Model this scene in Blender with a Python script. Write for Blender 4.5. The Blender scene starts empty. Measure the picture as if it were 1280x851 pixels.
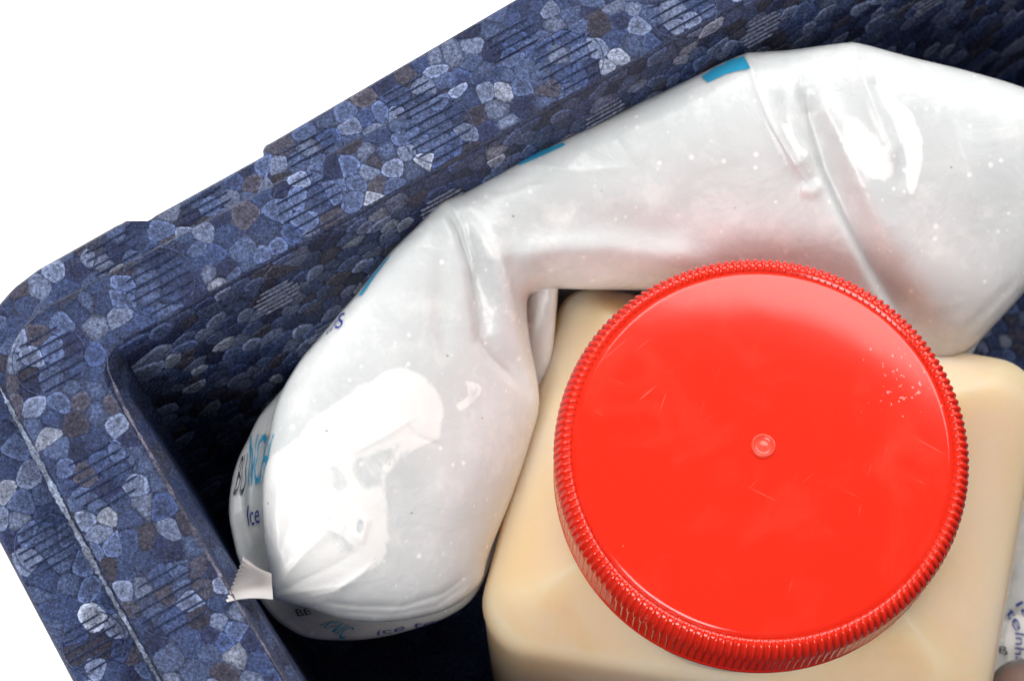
import bpy, bmesh, math, random
import numpy as np
from mathutils import Vector, Matrix
from mathutils.bvhtree import BVHTree
from mathutils import geometry as mgeo

random.seed(7)
rng = np.random.default_rng(11)
scene = bpy.context.scene
COL = scene.collection

# ------------------------------------------------------------------ camera
F_PX = 85 / 36 * 1280            # focal length in photograph pixels (1280 wide)
TILT = math.radians(19)
DIR = np.array([0, math.sin(TILT), -math.cos(TILT)])
RT = np.array([1.0, 0, 0])
UP = np.array([0, math.cos(TILT), math.sin(TILT)])
LIDC = np.array([0, 0, 0.25])
CAM = LIDC - ((310 / F_PX * .64) * RT + ((425.5 - 565) / F_PX * .64) * UP + .64 * DIR)

def un(px, py, z):
    """photograph pixel -> world point at height z (vectorised)"""
    px = np.asarray(px, float); py = np.asarray(py, float); z = np.asarray(z, float)
    a = (px - 640) / F_PX; b = (py - 425.5) / F_PX
    v = DIR + a[..., None] * RT - b[..., None] * UP
    k = (z - CAM[2]) / v[..., 2]
    return CAM + v * k[..., None]

def pr(P):
    q = np.asarray(P, float) - CAM
    d = q @ DIR
    return np.stack([640 + F_PX * (q @ RT) / d, 425.5 - F_PX * (q @ UP) / d], -1)

cam = bpy.data.cameras.new("camera")
cam.lens = 85; cam.sensor_width = 36
cam.clip_start = .01; cam.clip_end = 100
cam.dof.use_dof = True
cam.dof.focus_distance = .645
cam.dof.aperture_fstop = 18
camo = bpy.data.objects.new("camera", cam); COL.objects.link(camo)
camo.location = CAM; camo.rotation_euler = (TILT, 0, 0)
scene.camera = camo

# ------------------------------------------------------------------ light
world = bpy.data.worlds.new("World"); scene.world = world
world.use_nodes = True
bg = world.node_tree.nodes["Background"]
bg.inputs[0].default_value = (1, 1, 1, 1); bg.inputs[1].default_value = .07

def area(name, loc, target, size, power, color=(1, 1, 1), spread=180):
    l = bpy.data.lights.new(name, 'AREA')
    l.shape = 'RECTANGLE'; l.size, l.size_y = size; l.energy = power; l.color = color
    l.spread = math.radians(spread)
    o = bpy.data.objects.new(name, l); COL.objects.link(o)
    o.location = loc
    o.rotation_euler = (Vector(target) - Vector(loc)).to_track_quat('-Z', 'Y').to_euler()
    return o
area("softbox_key", (.20, .665, .915), (0.0, 0.0, .24), (1.30, .56), 14.3, (1, .985, .965))
area("softbox_fill", (-.47, -.62, 1.20), (0, 0, .22), (.7, .5), 12.8, (1, .99, .98))

scene.view_settings.view_transform = 'Standard'
scene.view_settings.look = 'None'
scene.view_settings.exposure = 0
scene.view_settings.gamma = 1
scene.render.engine = 'CYCLES'
scene.cycles.max_bounces = 8

# ------------------------------------------------------------------ helpers
def link(name, me, mat=None, parent=None):
    o = bpy.data.objects.new(name, me); COL.objects.link(o)
    if mat is not None and not me.materials: me.materials.append(mat)
    if parent: o.parent = parent
    return o

def mesh(name, v, f, smooth=True):
    me = bpy.data.meshes.new(name)
    me.from_pydata([tuple(map(float, p)) for p in v], [], f)
    if smooth: me.polygons.foreach_set('use_smooth', [True] * len(me.polygons))
    me.update()
    return me

def mesh_np(name, v, quads, smooth=True):
    me = bpy.data.meshes.new(name)
    n = len(quads)
    me.vertices.add(len(v)); me.vertices.foreach_set('co', np.asarray(v, np.float32).ravel())
    me.loops.add(n * 4); me.loops.foreach_set('vertex_index', np.asarray(quads, np.int32).ravel())
    me.polygons.add(n)
    me.polygons.foreach_set('loop_start', np.arange(n, dtype=np.int32) * 4)
    me.polygons.foreach_set('loop_total', np.full(n, 4, np.int32))
    me.update(calc_edges=True); me.validate()
    if smooth: me.polygons.foreach_set('use_smooth', [True] * len(me.polygons))
    return me

def thing(name, label, cat, loc=(0, 0, 0), group=None):
    o = bpy.data.objects.new(name, None); COL.objects.link(o)
    o.location = loc; o.empty_display_size = .02
    o['label'] = label; o['category'] = cat
    if group: o['group'] = group
    return o

def keep(o, parent):
    """parent without moving (the parts are built in world coordinates)"""
    o.parent = parent
    o.matrix_parent_inverse = Matrix.Translation(parent.location).inverted()
    return o

class NT:
    def __init__(s, name):
        s.m = bpy.data.materials.new(name); s.m.use_nodes = True
        s.t = s.m.node_tree; s.b = s.t.nodes['Principled BSDF']
        s.out = s.t.nodes['Material Output']
    def n(s, typ, **kw):
        nd = s.t.nodes.new(typ)
        for k, v in kw.items():
            if k.startswith('i_'): nd.inputs[k[2:].replace('_', ' ')].default_value = v
            else: setattr(nd, k, v)
        return nd
    def l(s, a, b): s.t.links.new(a, b)
    def noise(s, vec, scale, detail=3, rough=.5, dist=0):
        nd = s.n('ShaderNodeTexNoise'); nd.inputs['Scale'].default_value = scale
        nd.inputs['Detail'].default_value = detail; nd.inputs['Roughness'].default_value = rough
        nd.inputs['Distortion'].default_value = dist
        s.l(vec, nd.inputs['Vector']); return nd.outputs['Fac']
    def ramp(s, fac, stops):
        nd = s.n('ShaderNodeValToRGB'); e = nd.color_ramp.elements
        while len(e) < len(stops): e.new(.5)
        for el, (p, c) in zip(e, stops):
            el.position = p; el.color = c if len(c) == 4 else (*c, 1)
        s.l(fac, nd.inputs['Fac']); return nd.outputs['Color']
    def mix(s, fac, a, b, typ='MIX'):
        nd = s.n('ShaderNodeMix', data_type='RGBA', blend_type=typ)
        for sock, val in ((nd.inputs['Factor'], fac), (nd.inputs['A'], a), (nd.inputs['B'], b)):
            if sock.name != 'Factor': pass
        ins = [i for i in nd.inputs if i.enabled]
        for sock, val in zip(ins, (fac, a, b)):
            if hasattr(val, 'is_output'): s.l(val, sock)
            elif isinstance(val, (int, float)): sock.default_value = val
            else: sock.default_value = (*val, 1) if len(val) == 3 else val
        return [o for o in nd.outputs if o.enabled][0]
    def math(s, op, a, b=0.0):
        nd = s.n('ShaderNodeMath', operation=op)
        for sock, val in zip(nd.inputs, (a, b)):
            if hasattr(val, 'is_output'): s.l(val, sock)
            else: sock.default_value = val
        return nd.outputs[0]
    def bump(s, h, strength, dist):
        nd = s.n('ShaderNodeBump'); nd.inputs['Strength'].default_value = strength
        nd.inputs['Distance'].default_value = dist
        s.l(h, nd.inputs['Height']); return nd.outputs['Normal']
    def obj(s): return s.n('ShaderNodeTexCoord').outputs['Object']
    def geo(s): return s.n('ShaderNodeNewGeometry').outputs['Position']

# ------------------------------------------------------------------ materials
def mat_bead(name='foam_bead', own=False):
    k = NT(name); pos = k.geo()
    if own:
        v = k.n('ShaderNodeTexVoronoi'); v.inputs['Scale'].default_value = 165; k.l(pos, v.inputs['Vector'])
        wn = k.n('ShaderNodeSeparateColor'); k.l(v.outputs['Color'], wn.inputs[0])
        att = k.ramp(wn.outputs[0], [(0, (.010, .016, .055)), (.35, (.024, .040, .115)), (.6, (.036, .036, .062)), (.8, (.040, .066, .16)), (1, (.08, .115, .23))])
    else: att = k.n('ShaderNodeAttribute', attribute_name='tone').outputs['Color']
    mott = k.noise(pos, 1050, 6, .85, .3)
    grain = k.noise(pos, 2100, 3, .85)
    big = k.noise(pos, 60, 3, .6, .5)
    # neighbouring beads fuse: part of the colour runs across the joints
    shared = k.ramp(big, [(.30, (.009, .016, .056)), (.50, (.022, .044, .130)), (.63, (.036, .040, .066)), (.78, (.055, .095, .21))])
    c = k.mix(.22 if not own else .5, att, shared)
    c = k.mix(k.ramp(mott, [(.38, (0, 0, 0)), (.63, (1, 1, 1))]), k.mix(1, c, (.22, .22, .28), 'MULTIPLY'), k.mix(1, c, (2.1, 2.1, 2.0), 'MULTIPLY'))
    dk = k.ramp(k.noise(pos, 230, 4, .7, .8), [(.55, (0, 0, 0)), (.70, (1, 1, 1))])
    c = k.mix(k.math('MULTIPLY', dk, .5), c, (.024, .020, .040))
    sp = k.ramp(grain, [(.58, (0, 0, 0)), (.70, (1, 1, 1))])
    c = k.mix(k.math('MULTIPLY', sp, .45), c, k.mix(1, k.mix(1, att, (2.2, 2.1, 1.9), 'MULTIPLY'), (.07, .075, .09), 'ADD'))
    k.l(c, k.b.inputs['Base Color'])
    k.l(k.math('ADD', k.math('MULTIPLY', mott, .36), .07), k.b.inputs['Roughness'])
    k.b.inputs['Specular IOR Level'].default_value = .55
    h = k.math('ADD', k.math('MULTIPLY', mott, .9), k.math('MULTIPLY', grain, .5))
    if own:
        e = k.n('ShaderNodeTexVoronoi', feature='DISTANCE_TO_EDGE'); e.inputs['Scale'].default_value = 165
        k.l(pos, e.inputs['Vector'])
        h = k.math('ADD', h, k.ramp(e.outputs['Distance'], [(0, (0, 0, 0)), (.10, (.6, .6, .6))]))
    k.l(k.bump(h, .9, .0007), k.b.inputs['Normal'])
    return k.m

def mat_film():
    k = NT('ice_pack_film'); pos = k.geo()
    air_glint = k.n('ShaderNodeAttribute', attribute_name='air_glint').outputs['Fac']
    big = k.noise(pos, 55, 4, .6, .8)
    c = k.mix(big, (.60, .63, .635), (.705, .72, .725))
    # white flecks of frozen gel under the film
    v = k.n('ShaderNodeTexVoronoi'); v.inputs['Scale'].default_value = 330; v.inputs['Randomness'].default_value = 1
    k.l(pos, v.inputs['Vector'])
    sz = k.n('ShaderNodeSeparateColor'); k.l(v.outputs['Color'], sz.inputs[0])
    rad = k.math('MULTIPLY', k.math('POWER', sz.outputs[0], 4.0), .28)
    fl = k.n('ShaderNodeMapRange', interpolation_type='SMOOTHSTEP')
    k.l(k.math('SUBTRACT', rad, v.outputs['Distance']), fl.inputs['Value'])
    fl.inputs['From Min'].default_value = -.10; fl.inputs['From Max'].default_value = .14
    c = k.mix(k.math('MULTIPLY', fl.outputs[0], .65), c, (.95, .945, .935))
    cl = k.noise(pos, 85, 6, .7, .25)
    c = k.mix(k.math('MULTIPLY', k.ramp(cl, [(.50, (0, 0, 0)), (.68, (1, 1, 1))]), .38), c, (.90, .90, .89))
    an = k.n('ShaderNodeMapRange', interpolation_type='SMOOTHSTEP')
    k.l(k.math('ADD', air_glint, k.math('MULTIPLY', k.math('SUBTRACT', k.noise(pos, 170, 5, .65, .6), .5), 1.1)), an.inputs['Value'])
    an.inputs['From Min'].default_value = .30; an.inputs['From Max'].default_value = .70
    c = k.mix(k.math('MULTIPLY', an.outputs[0], .78), c, (.92, .915, .90))  # whitens the air pockets and the painted highlights
    rn = k.n('ShaderNodeTexNoise', noise_type='RIDGED_MULTIFRACTAL'); rn.inputs['Scale'].default_value = 26
    rn.inputs['Detail'].default_value = 2; rn.inputs['Distortion'].default_value = .4; k.l(pos, rn.inputs['Vector'])
    crk = k.math('MULTIPLY', k.math('MULTIPLY', k.ramp(rn.outputs['Fac'], [(.62, (0, 0, 0)), (1, (1, 1, 1))]), k.noise(pos, 18, 1)), .35)
    # tiny dark scuffs
    sc = k.n('ShaderNodeTexVoronoi'); sc.inputs['Scale'].default_value = 95
    mp = k.n('ShaderNodeMapping'); mp.inputs['Scale'].default_value = (1, 1.6, 1); mp.inputs['Rotation'].default_value = (0, 0, .6)
    k.l(pos, mp.inputs['Vector']); k.l(mp.outputs[0], sc.inputs['Vector'])
    dk = k.ramp(sc.outputs['Distance'], [(.030, (1, 1, 1)), (.055, (0, 0, 0))])
    msk = k.ramp(k.noise(pos, 300, 2), [(.5, (0, 0, 0)), (.56, (1, 1, 1))])
    c = k.mix(k.math('MULTIPLY', k.math('MULTIPLY', dk, msk), .7), c, (.22, .20, .19))
    k.l(c, k.b.inputs['Base Color'])
    k.b.inputs['Roughness'].default_value = .27
    k.b.inputs['Specular IOR Level'].default_value = .4
    k.b.inputs['Subsurface Weight'].default_value = .6
    k.b.inputs['Subsurface Radius'].default_value = (.9, 1, 1)
    k.b.inputs['Subsurface Scale'].default_value = .005
    h = k.math('ADD', k.noise(pos, 60, 4, .6, .5), k.math('ADD', k.math('MULTIPLY', k.noise(pos, 380, 3), .12), crk))
    k.l(k.bump(h, .35, .0022), k.b.inputs['Normal'])
    return k.m

def mat_plain(name, col, rough=.4, var=.08, scale=200, sss=0):
    k = NT(name); pos = k.geo()
    n = k.noise(pos, scale, 4, .6)
    c = k.mix(n, tuple(x * (1 - var) for x in col), tuple(min(1, x * (1 + var)) for x in col))
    k.l(c, k.b.inputs['Base Color']); k.b.inputs['Roughness'].default_value = rough
    if sss:
        k.b.inputs['Subsurface Weight'].default_value = 1
        k.b.inputs['Subsurface Scale'].default_value = sss
        k.b.inputs['Subsurface Radius'].default_value = (1, .8, .55)
    k.l(k.bump(n, .12, .0005), k.b.inputs['Normal'])
    return k.m

def mat_jug():
    k = NT('milky_plastic'); pos = k.obj()
    n1 = k.noise(pos, 26, 3, .5, .6)
    c = k.mix(k.ramp(n1, [(.35, (0, 0, 0)), (.7, (1, 1, 1))]), (.91, .68, .485), (.90, .64, .385))
    n2 = k.noise(pos, 60, 4, .6, .8)
    c = k.mix(k.math('MULTIPLY', k.ramp(n2, [(.56, (0, 0, 0)), (.72, (1, 1, 1))]), .30), c, (.76, .55, .26))
    k.l(c, k.b.inputs['Base Color'])
    k.b.inputs['Roughness'].default_value = .30
    k.b.inputs['Subsurface Weight'].default_value = 1
    k.b.inputs['Subsurface Scale'].default_value = .028
    k.b.inputs['Subsurface Radius'].default_value = (1, .75, .45)
    h = k.noise(pos, 900, 3)
    k.l(k.bump(h, .10, .0004), k.b.inputs['Normal'])
    return k.m

def mat_lid():
    k = NT('red_plastic'); pos = k.obj()
    cl = k.noise(pos, 45, 5, .6, 1.0)
    c = k.mix(k.math('MULTIPLY', k.ramp(cl, [(.5, (0, 0, 0)), (.75, (1, 1, 1))]), .16), (.80, .026, .010), (.88, .13, .08))
    # fine scratches: stretched noise in three directions
    tot = None
    for ang, sc in ((.5, 60), (1.9, 75), (-.7, 50)):
        m0 = k.n('ShaderNodeMapping'); m0.inputs['Rotation'].default_value = (0, 0, ang); k.l(pos, m0.inputs['Vector'])
        mp = k.n('ShaderNodeMapping'); mp.inputs['Scale'].default_value = (1, 20, 1)
        k.l(m0.outputs[0], mp.inputs['Vector'])
        s_ = k.ramp(k.noise(mp.outputs[0], sc, 2, .5, .5), [(.70, (0, 0, 0)), (.76, (1, 1, 1))])
        gate = k.ramp(k.noise(pos, 35 + 9 * ang, 1), [(.52, (0, 0, 0)), (.60, (1, 1, 1))])
        s_ = k.math('MULTIPLY', s_, gate)
        tot = s_ if tot is None else k.math('MAXIMUM', tot, s_)
    c = k.mix(k.math('MULTIPLY', tot, .20), c, (.95, .42, .34))
    # pale chips, gathered on one side of the lid and few elsewhere
    d = k.n('ShaderNodeVectorMath', operation='DISTANCE'); k.l(pos, d.inputs[0]); d.inputs[1].default_value = (.0385, .019, 0)
    near = k.ramp(k.math('MULTIPLY', d.outputs['Value'], 40), [(.15, (1, 1, 1)), (.75, (0, 0, 0))])
    ch = k.noise(pos, 620, 2, .6)
    thr = k.math('SUBTRACT', .80, k.math('MULTIPLY', near, .185))
    chip = k.math('GREATER_THAN', ch, thr)
    c = k.mix(k.math('MULTIPLY', chip, .45), c, (.95, .62, .55))
    k.l(c, k.b.inputs['Base Color'])
    k.l(k.math('ADD', k.math('MULTIPLY', cl, .10), k.math('ADD', .10, k.math('MULTIPLY', tot, .15))), k.b.inputs['Roughness'])
    k.b.inputs['Subsurface Weight'].default_value = .4
    k.b.inputs['Subsurface Scale'].default_value = .003
    h = k.math('ADD', k.noise(pos, 40, 3), k.math('MULTIPLY', tot, -.03))
    k.l(k.bump(h, .10, .0009), k.b.inputs['Normal'])
    return k.m

M_BEAD, M_FOAM, M_FILM, M_JUG, M_LID = mat_bead(), mat_bead('moulded_foam', True), mat_film(), mat_jug(), mat_lid()
M_CYAN = mat_plain('cyan_print', (.03, .33, .56), .3, .1)
M_NAVY = mat_plain('navy_print', (.03, .05, .28), .3, .2)
M_DARK = mat_plain('dark_print', (.02, .022, .04), .35, .2)
M_TAB = mat_plain('seal_film', (.86, .86, .855), .34, .05, 300)

# ------------------------------------------------------------------ backdrop: added glowing plane that keeps the background pure white
k = NT('glowing_white')
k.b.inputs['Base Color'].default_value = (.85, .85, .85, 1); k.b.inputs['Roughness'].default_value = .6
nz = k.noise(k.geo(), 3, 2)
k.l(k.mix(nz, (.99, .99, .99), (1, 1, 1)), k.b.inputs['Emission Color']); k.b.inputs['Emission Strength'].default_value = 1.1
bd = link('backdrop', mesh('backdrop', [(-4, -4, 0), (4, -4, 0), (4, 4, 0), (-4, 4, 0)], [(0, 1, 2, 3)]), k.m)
bd['kind'] = 'structure'; bd['label'] = 'plain white backdrop plane with added glow under the foam box'

# ------------------------------------------------------------------ foam box
Z_LIP, Z_RIM, Z_FLOOR, Z_BOT = .252, .260, .080, .003
box = thing('foam_box', 'open insulated box moulded from speckled blue and grey foam beads', 'foam box', (.03, .0, Z_BOT))

def line_int(p, q, r, s):
    p, q, r, s = map(np.asarray, (p, q, r, s))
    A = np.array([q - p, -(s - r)]).T
    t = np.linalg.solve(A, r - p)
    return p + t[0] * (q - p)

def w2(px, py, z): return un(px, py, z)[:2]

def quad_loop(far, left, z, grow, R):
    """rounded quadrilateral whose far and left sides follow the given lines; the unseen right and near sides
    lie `grow` outside the interior's far corner"""
    f0, f1 = (w2(*p, z) for p in far); l0, l1 = (w2(*p, z) for p in left)
    c = line_int(f0, f1, l0, l1)
    e1 = (f1 - f0) / np.linalg.norm(f1 - f0); e2 = (l1 - l0) / np.linalg.norm(l1 - l0)
    return c, e1, e2

def rounded(corners, R, n=14):
    out = []
    m = len(corners)
    for i in range(m):
        p, a, b = corners[i], corners[i - 1], corners[(i + 1) % m]
        u = (a - p) / np.linalg.norm(a - p); v = (b - p) / np.linalg.norm(b - p)
        half = math.acos(np.clip(u @ v, -1, 1)) / 2
        r = R[i] if hasattr(R, '__len__') else R
        d = r / math.tan(half); cen = p + (u + v) / np.linalg.norm(u + v) * (r / math.sin(half))
        s = p + u * d - cen; e = p + v * d - cen
        a0 = math.atan2(s[1], s[0]); a1 = math.atan2(e[1], e[0])
        da = (a1 - a0 + math.pi) % (2 * math.pi) - math.pi
        for j in range(n + 1):
            t = a0 + da * j / n
            out.append(cen + r * np.array([math.cos(t), math.sin(t)]))
    return np.array(out)

# interior edge of the rim
cE, e1, e2 = quad_loop([(152, 428), (889, 24)], [(164, 528), (349, 838)], Z_RIM, 0, .009)
LEN, WID = .43, .262
cD, d1, d2 = quad_loop([(300, 250.5), (745, 11)], [(2, 489), (191, 833)], Z_RIM, 0, .02)
cB, b1, b2 = quad_loop([(335, 178), (640, 0)], [(0, 680), (90, 851)], Z_LIP, 0, .043)
RIMW, LIPW = .040, .021
Ecor = [cE, cE + e1 * LEN, cE + e1 * LEN + e2 * WID, cE + e2 * WID]            # far-left, far-right, near-right, near-left
far_right_in = Ecor[1]; near_right_in = Ecor[2]; near_left_in = Ecor[3]
def ring(c, a, b, extra):
    fr = c + a * (LEN + np.dot(cE - c, a) + extra)
    nl = c + b * (WID + np.dot(cE - c, b) + extra)
    nr = fr + nl - c
    return [c, fr, nr, nl]
Dcor = ring(cD, d1, d2, RIMW)
Bcor = ring(cB, b1, b2, RIMW + LIPW)
CEN = (Ecor[0] + Ecor[2]) / 2
NA = 1600
ANG = np.linspace(-math.pi, math.pi, NA, endpoint=False)

def polar(loop):
    """radius of a closed star-shaped loop at every angle ANG about CEN"""
    q = np.asarray(loop) - CEN
    nxt = np.roll(q, -1, 0)
    out = np.zeros(NA)
    dx, dy = np.cos(ANG), np.sin(ANG)
    best = np.full(NA, -1.0)
    for p, s in zip(q, nxt):
        e = s - p
        den = dx * e[1] - dy * e[0]
        with np.errstate(all='ignore'):
            r = (p[0] * e[1] - p[1] * e[0]) / den
            t = (p[0] * dy - p[1] * dx) / den
        ok = (np.abs(den) > 1e-12) & (t >= -1e-9) & (t <= 1 + 1e-9) & (r > 0)
        best = np.where(ok & (r > best), r, best)
    return best

E_loop = rounded(Ecor, .009)
D_loop = rounded(Dcor, .022)
B_loop = rounded(Bcor, .043)
# lip outline follows the photograph's two small notches on the far side
def far_lip(px_pts): return [w2(x, y, Z_LIP) for x, y in px_pts]
rE, rD, rB = polar(E_loop), polar(D_loop), polar(B_loop)
notch = far_lip([(760, -70), (640, 0), (337, 177), (330, 180.5), (327, 186), (329, 193), (178, 276), (171, 277), (166, 271), (160, 271), (150, 277), (95, 308), (45, 336), (15, 359), (0, 376), (-30, 416), (-52, 452)])
nq = np.array(notch) - CEN
na = np.arctan2(nq[:, 1], nq[:, 0]); 
for i, a in enumerate(ANG):
    for p, s, a0, a1 in zip(nq[:-1], nq[1:], na[:-1], na[1:]):
        if min(a0, a1) <= a <= max(a0, a1):
            e = s - p; dx, dy = math.cos(a), math.sin(a)
            rB[i] = (p[0] * e[1] - p[1] * e[0]) / (dx * e[1] - dy * e[0])
            break
def off(r, d):
    """move a polar loop by d metres along its own normal (approximately)"""
    P = np.stack([r * np.cos(ANG), r * np.sin(ANG)], -1)
    t = np.roll(P, -2, 0) - np.roll(P, 2, 0); t /= np.linalg.norm(t, axis=1)[:, None] + 1e-12
    nrm = np.stack([t[:, 1], -t[:, 0]], -1)
    cosf = np.abs((nrm * np.stack([np.cos(ANG), np.sin(ANG)], -1)).sum(1)).clip(.35)
    return r + d / cosf
def pts(r, z): return np.stack([CEN[0] + r * np.cos(ANG), CEN[1] + r * np.sin(ANG), np.full(NA, z)], -1)

rC = off(rD, .0006)
_px = pr(pts(rE, Z_RIM))
LW = np.clip((_px[:, 1] - 436) / 14, 0, 1) * (_px[:, 0] < 700)      # 1 along the left wall, 0 along the far wall
def led(d, h): return d * LW - (1 - LW) * .013 * h / .168
rings = [
    pts(off(rB, -.016), Z_BOT), pts(off(rB, -.013), Z_BOT + .002),
    pts(off(rB, -.0002), Z_LIP - .006), pts(rB, Z_LIP - .0022), pts(off(rB, -.0003), Z_LIP - .0006), pts(off(rB, -.0011), Z_LIP),
    pts(off(rC, .0009), Z_LIP), pts(off(rC, .0002), Z_LIP + .0006), pts(rD, Z_RIM - .0018), pts(off(rD, -.0003), Z_RIM - .0005), pts(off(rD, -.0010), Z_RIM),
    pts(off(rE, .0008), Z_RIM), pts(off(rE, .0003), Z_RIM - .0002), pts(rE, Z_RIM - .0009), pts(off(rE, led(-.0016, .012)), Z_RIM - .012), pts(off(rE, led(-.0020, .0125)), Z_RIM - .0125),
    pts(off(rE, led(-.0032, .0130)), Z_RIM - .0130), pts(off(rE, led(-.0037, .0139)), Z_RIM - .0139), pts(off(rE, led(-.0040, .016)), Z_RIM - .016),
    pts(off(rE, -.0130), Z_FLOOR + .012), pts(off(rE, -.0155), Z_FLOOR + .004), pts(off(rE, -.022), Z_FLOOR)]
V = np.concatenate(rings); nr = len(rings)
Q = []
for j in range(nr - 1):
    i0 = np.arange(NA); i1 = (i0 + 1) % NA
    Q.append(np.stack([j * NA + i0, j * NA + i1, (j + 1) * NA + i1, (j + 1) * NA + i0], -1))
Q = np.concatenate(Q)
body = mesh_np('body', V - np.array(box.location), Q)
# floor and underside
bm = bmesh.new(); bm.from_mesh(body); bm.verts.ensure_lookup_table()
bm.faces.new([bm.verts[(nr - 1) * NA + i] for i in range(NA)])
bm.faces.new([bm.verts[i] for i in range(NA)][::-1])
bm.normal_update(); bm.to_mesh(body); bm.free()
link('body', body, M_FOAM, box)

# ---- beads: Voronoi cells, each a shallow cushion set into its joint
TONES = [((.026, .046, .140), 24), ((.054, .084, .205), 28), ((.115, .155, .295), 23), ((.010, .015, .056), 11), ((.044, .044, .072), 10), ((.20, .245, .38), 5), ((.024, .022, .038), 4)]
TW = np.array([w for _, w in TONES], float); TW /= TW.sum()
def tone():
    c = np.array(TONES[rng.choice(len(TONES), p=TW)][0]) * rng.uniform(.82, 1.2)
    return c * np.array([1.38, 1.27, 1.12])

def clip(poly, p, nrm):
    """keep the side of the line through p where (x-p).nrm <= 0"""
    out = []
    n = len(poly)
    for i in range(n):
        a, b = poly[i], poly[(i + 1) % n]
        da = (a[0] - p[0]) * nrm[0] + (a[1] - p[1]) * nrm[1]; db = (b[0] - p[0]) * nrm[0] + (b[1] - p[1]) * nrm[1]
        if da <= 0: out.append(a)
        if (da < 0 < db) or (db < 0 < da):
            t = da / (da - db); out.append((a[0] + t * (b[0] - a[0]), a[1] + t * (b[1] - a[1])))
    return out

def seeds(sample, n_try, dmin):
    pts_, rad, grid = [], [], {}
    for _ in range(n_try):
        p = sample()
        if p is None: continue
        r = dmin * random.choice((.62, .8, .95, 1.1, 1.3))
        g = (int(p[0] // (dmin * 1.3)), int(p[1] // (dmin * 1.3)))
        ok = True
        for i in range(g[0] - 1, g[0] + 2):
            for j in range(g[1] - 1, g[1] + 2):
                for q in grid.get((i, j), ()):
                    if (pts_[q][0] - p[0]) ** 2 + (pts_[q][1] - p[1]) ** 2 < ((r + rad[q]) / 2) ** 2: ok = False; break
                if not ok: break
            if not ok: break
        if ok:
            grid.setdefault(g, []).append(len(pts_)); pts_.append(p); rad.append(r)
    return np.array(pts_)

def cells(P, dmin, cuts=None):
    """Voronoi polygons by half-plane clipping; cuts(p) gives extra (point, outward normal) limits"""
    from mathutils.kdtree import KDTree
    kd = KDTree(len(P))
    for i, p in enumerate(P): kd.insert((p[0], p[1], 0), i)
    kd.balance()
    out = []
    for i, p in enumerate(P):
        s = dmin * 1.5
        poly = [(p[0] - s, p[1] - s), (p[0] + s, p[1] - s), (p[0] + s, p[1] + s), (p[0] - s, p[1] + s)]
        for co, j, d in kd.find_n((p[0], p[1], 0), 18):
            if j == i: continue
            q = P[j]
            poly = clip(poly, ((p[0] + q[0]) / 2, (p[1] + q[1]) / 2), (q[0] - p[0], q[1] - p[1]))
            if len(poly) < 3: break
        if cuts and len(poly) >= 3:
            for c, n in cuts(p):
                poly = clip(poly, c, n)
                if len(poly) < 3: break
        if len(poly) >= 3: out.append(poly)
    return out

def cushion(poly, hgt, gap):
    """2-D polygon -> rings of (x, y, height) and faces"""
    p = np.array(poly)
    # drop very short edges, round the corners
    keep_ = [i for i in range(len(p)) if np.linalg.norm(p[i] - p[i - 1]) > 2e-4]
    p = p[keep_]
    if len(p) < 3: return None
    c = p.mean(0)
    q = []
    for i in range(len(p)):
        a, b, d = p[i - 1], p[i], p[(i + 1) % len(p)]
        q += [b + (a - b) * .2, b + (d - b) * .2]
    p = np.array(q)
    size = np.linalg.norm(p - c, axis=1).mean()
    if size < .0004: return None
    n = len(p)
    lev = [(1 - gap / size, -.00015), (1 - (gap + .00030) / size, hgt * .62), (.55, hgt)]
    v, f = [], []
    for s, h in lev:
        for k_ in p: v.append((*(c + (k_ - c) * max(s, .2)), h))
    v.append((*c, hgt * 1.12))
    for r in range(len(lev) - 1):
        for i in range(n):
            j = (i + 1) % n
            f.append((r * n + i, r * n + j, (r + 1) * n + j, (r + 1) * n + i))
    o = (len(lev) - 1) * n
    for i in range(n): f.append((o + i, o + (i + 1) % n, len(v) - 1))
    return np.array(v), f

BEADS = []          # (px area, world verts, faces, tone)
def add_cells(polys, to_world, hgt=.00020, gap=.000025, tonemul=1.0):
    for poly in polys:
        r = cushion(poly, hgt * random.uniform(.5, 1.5), gap * random.uniform(.7, 1.6))
        if r is None: continue
        v, f = r
        W = to_world(v)
        s = pr(W)
        if s[:, 0].max() < -60 or s[:, 0].min() > 1340 or s[:, 1].max() < -60 or s[:, 1].min() > 910: continue
        x, y = np.clip(s[:, 0], 0, 1280), np.clip(s[:, 1], 0, 851)
        BEADS.append(((x.max() - x.min()) * (y.max() - y.min()), W, f, tone() * tonemul))

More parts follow.
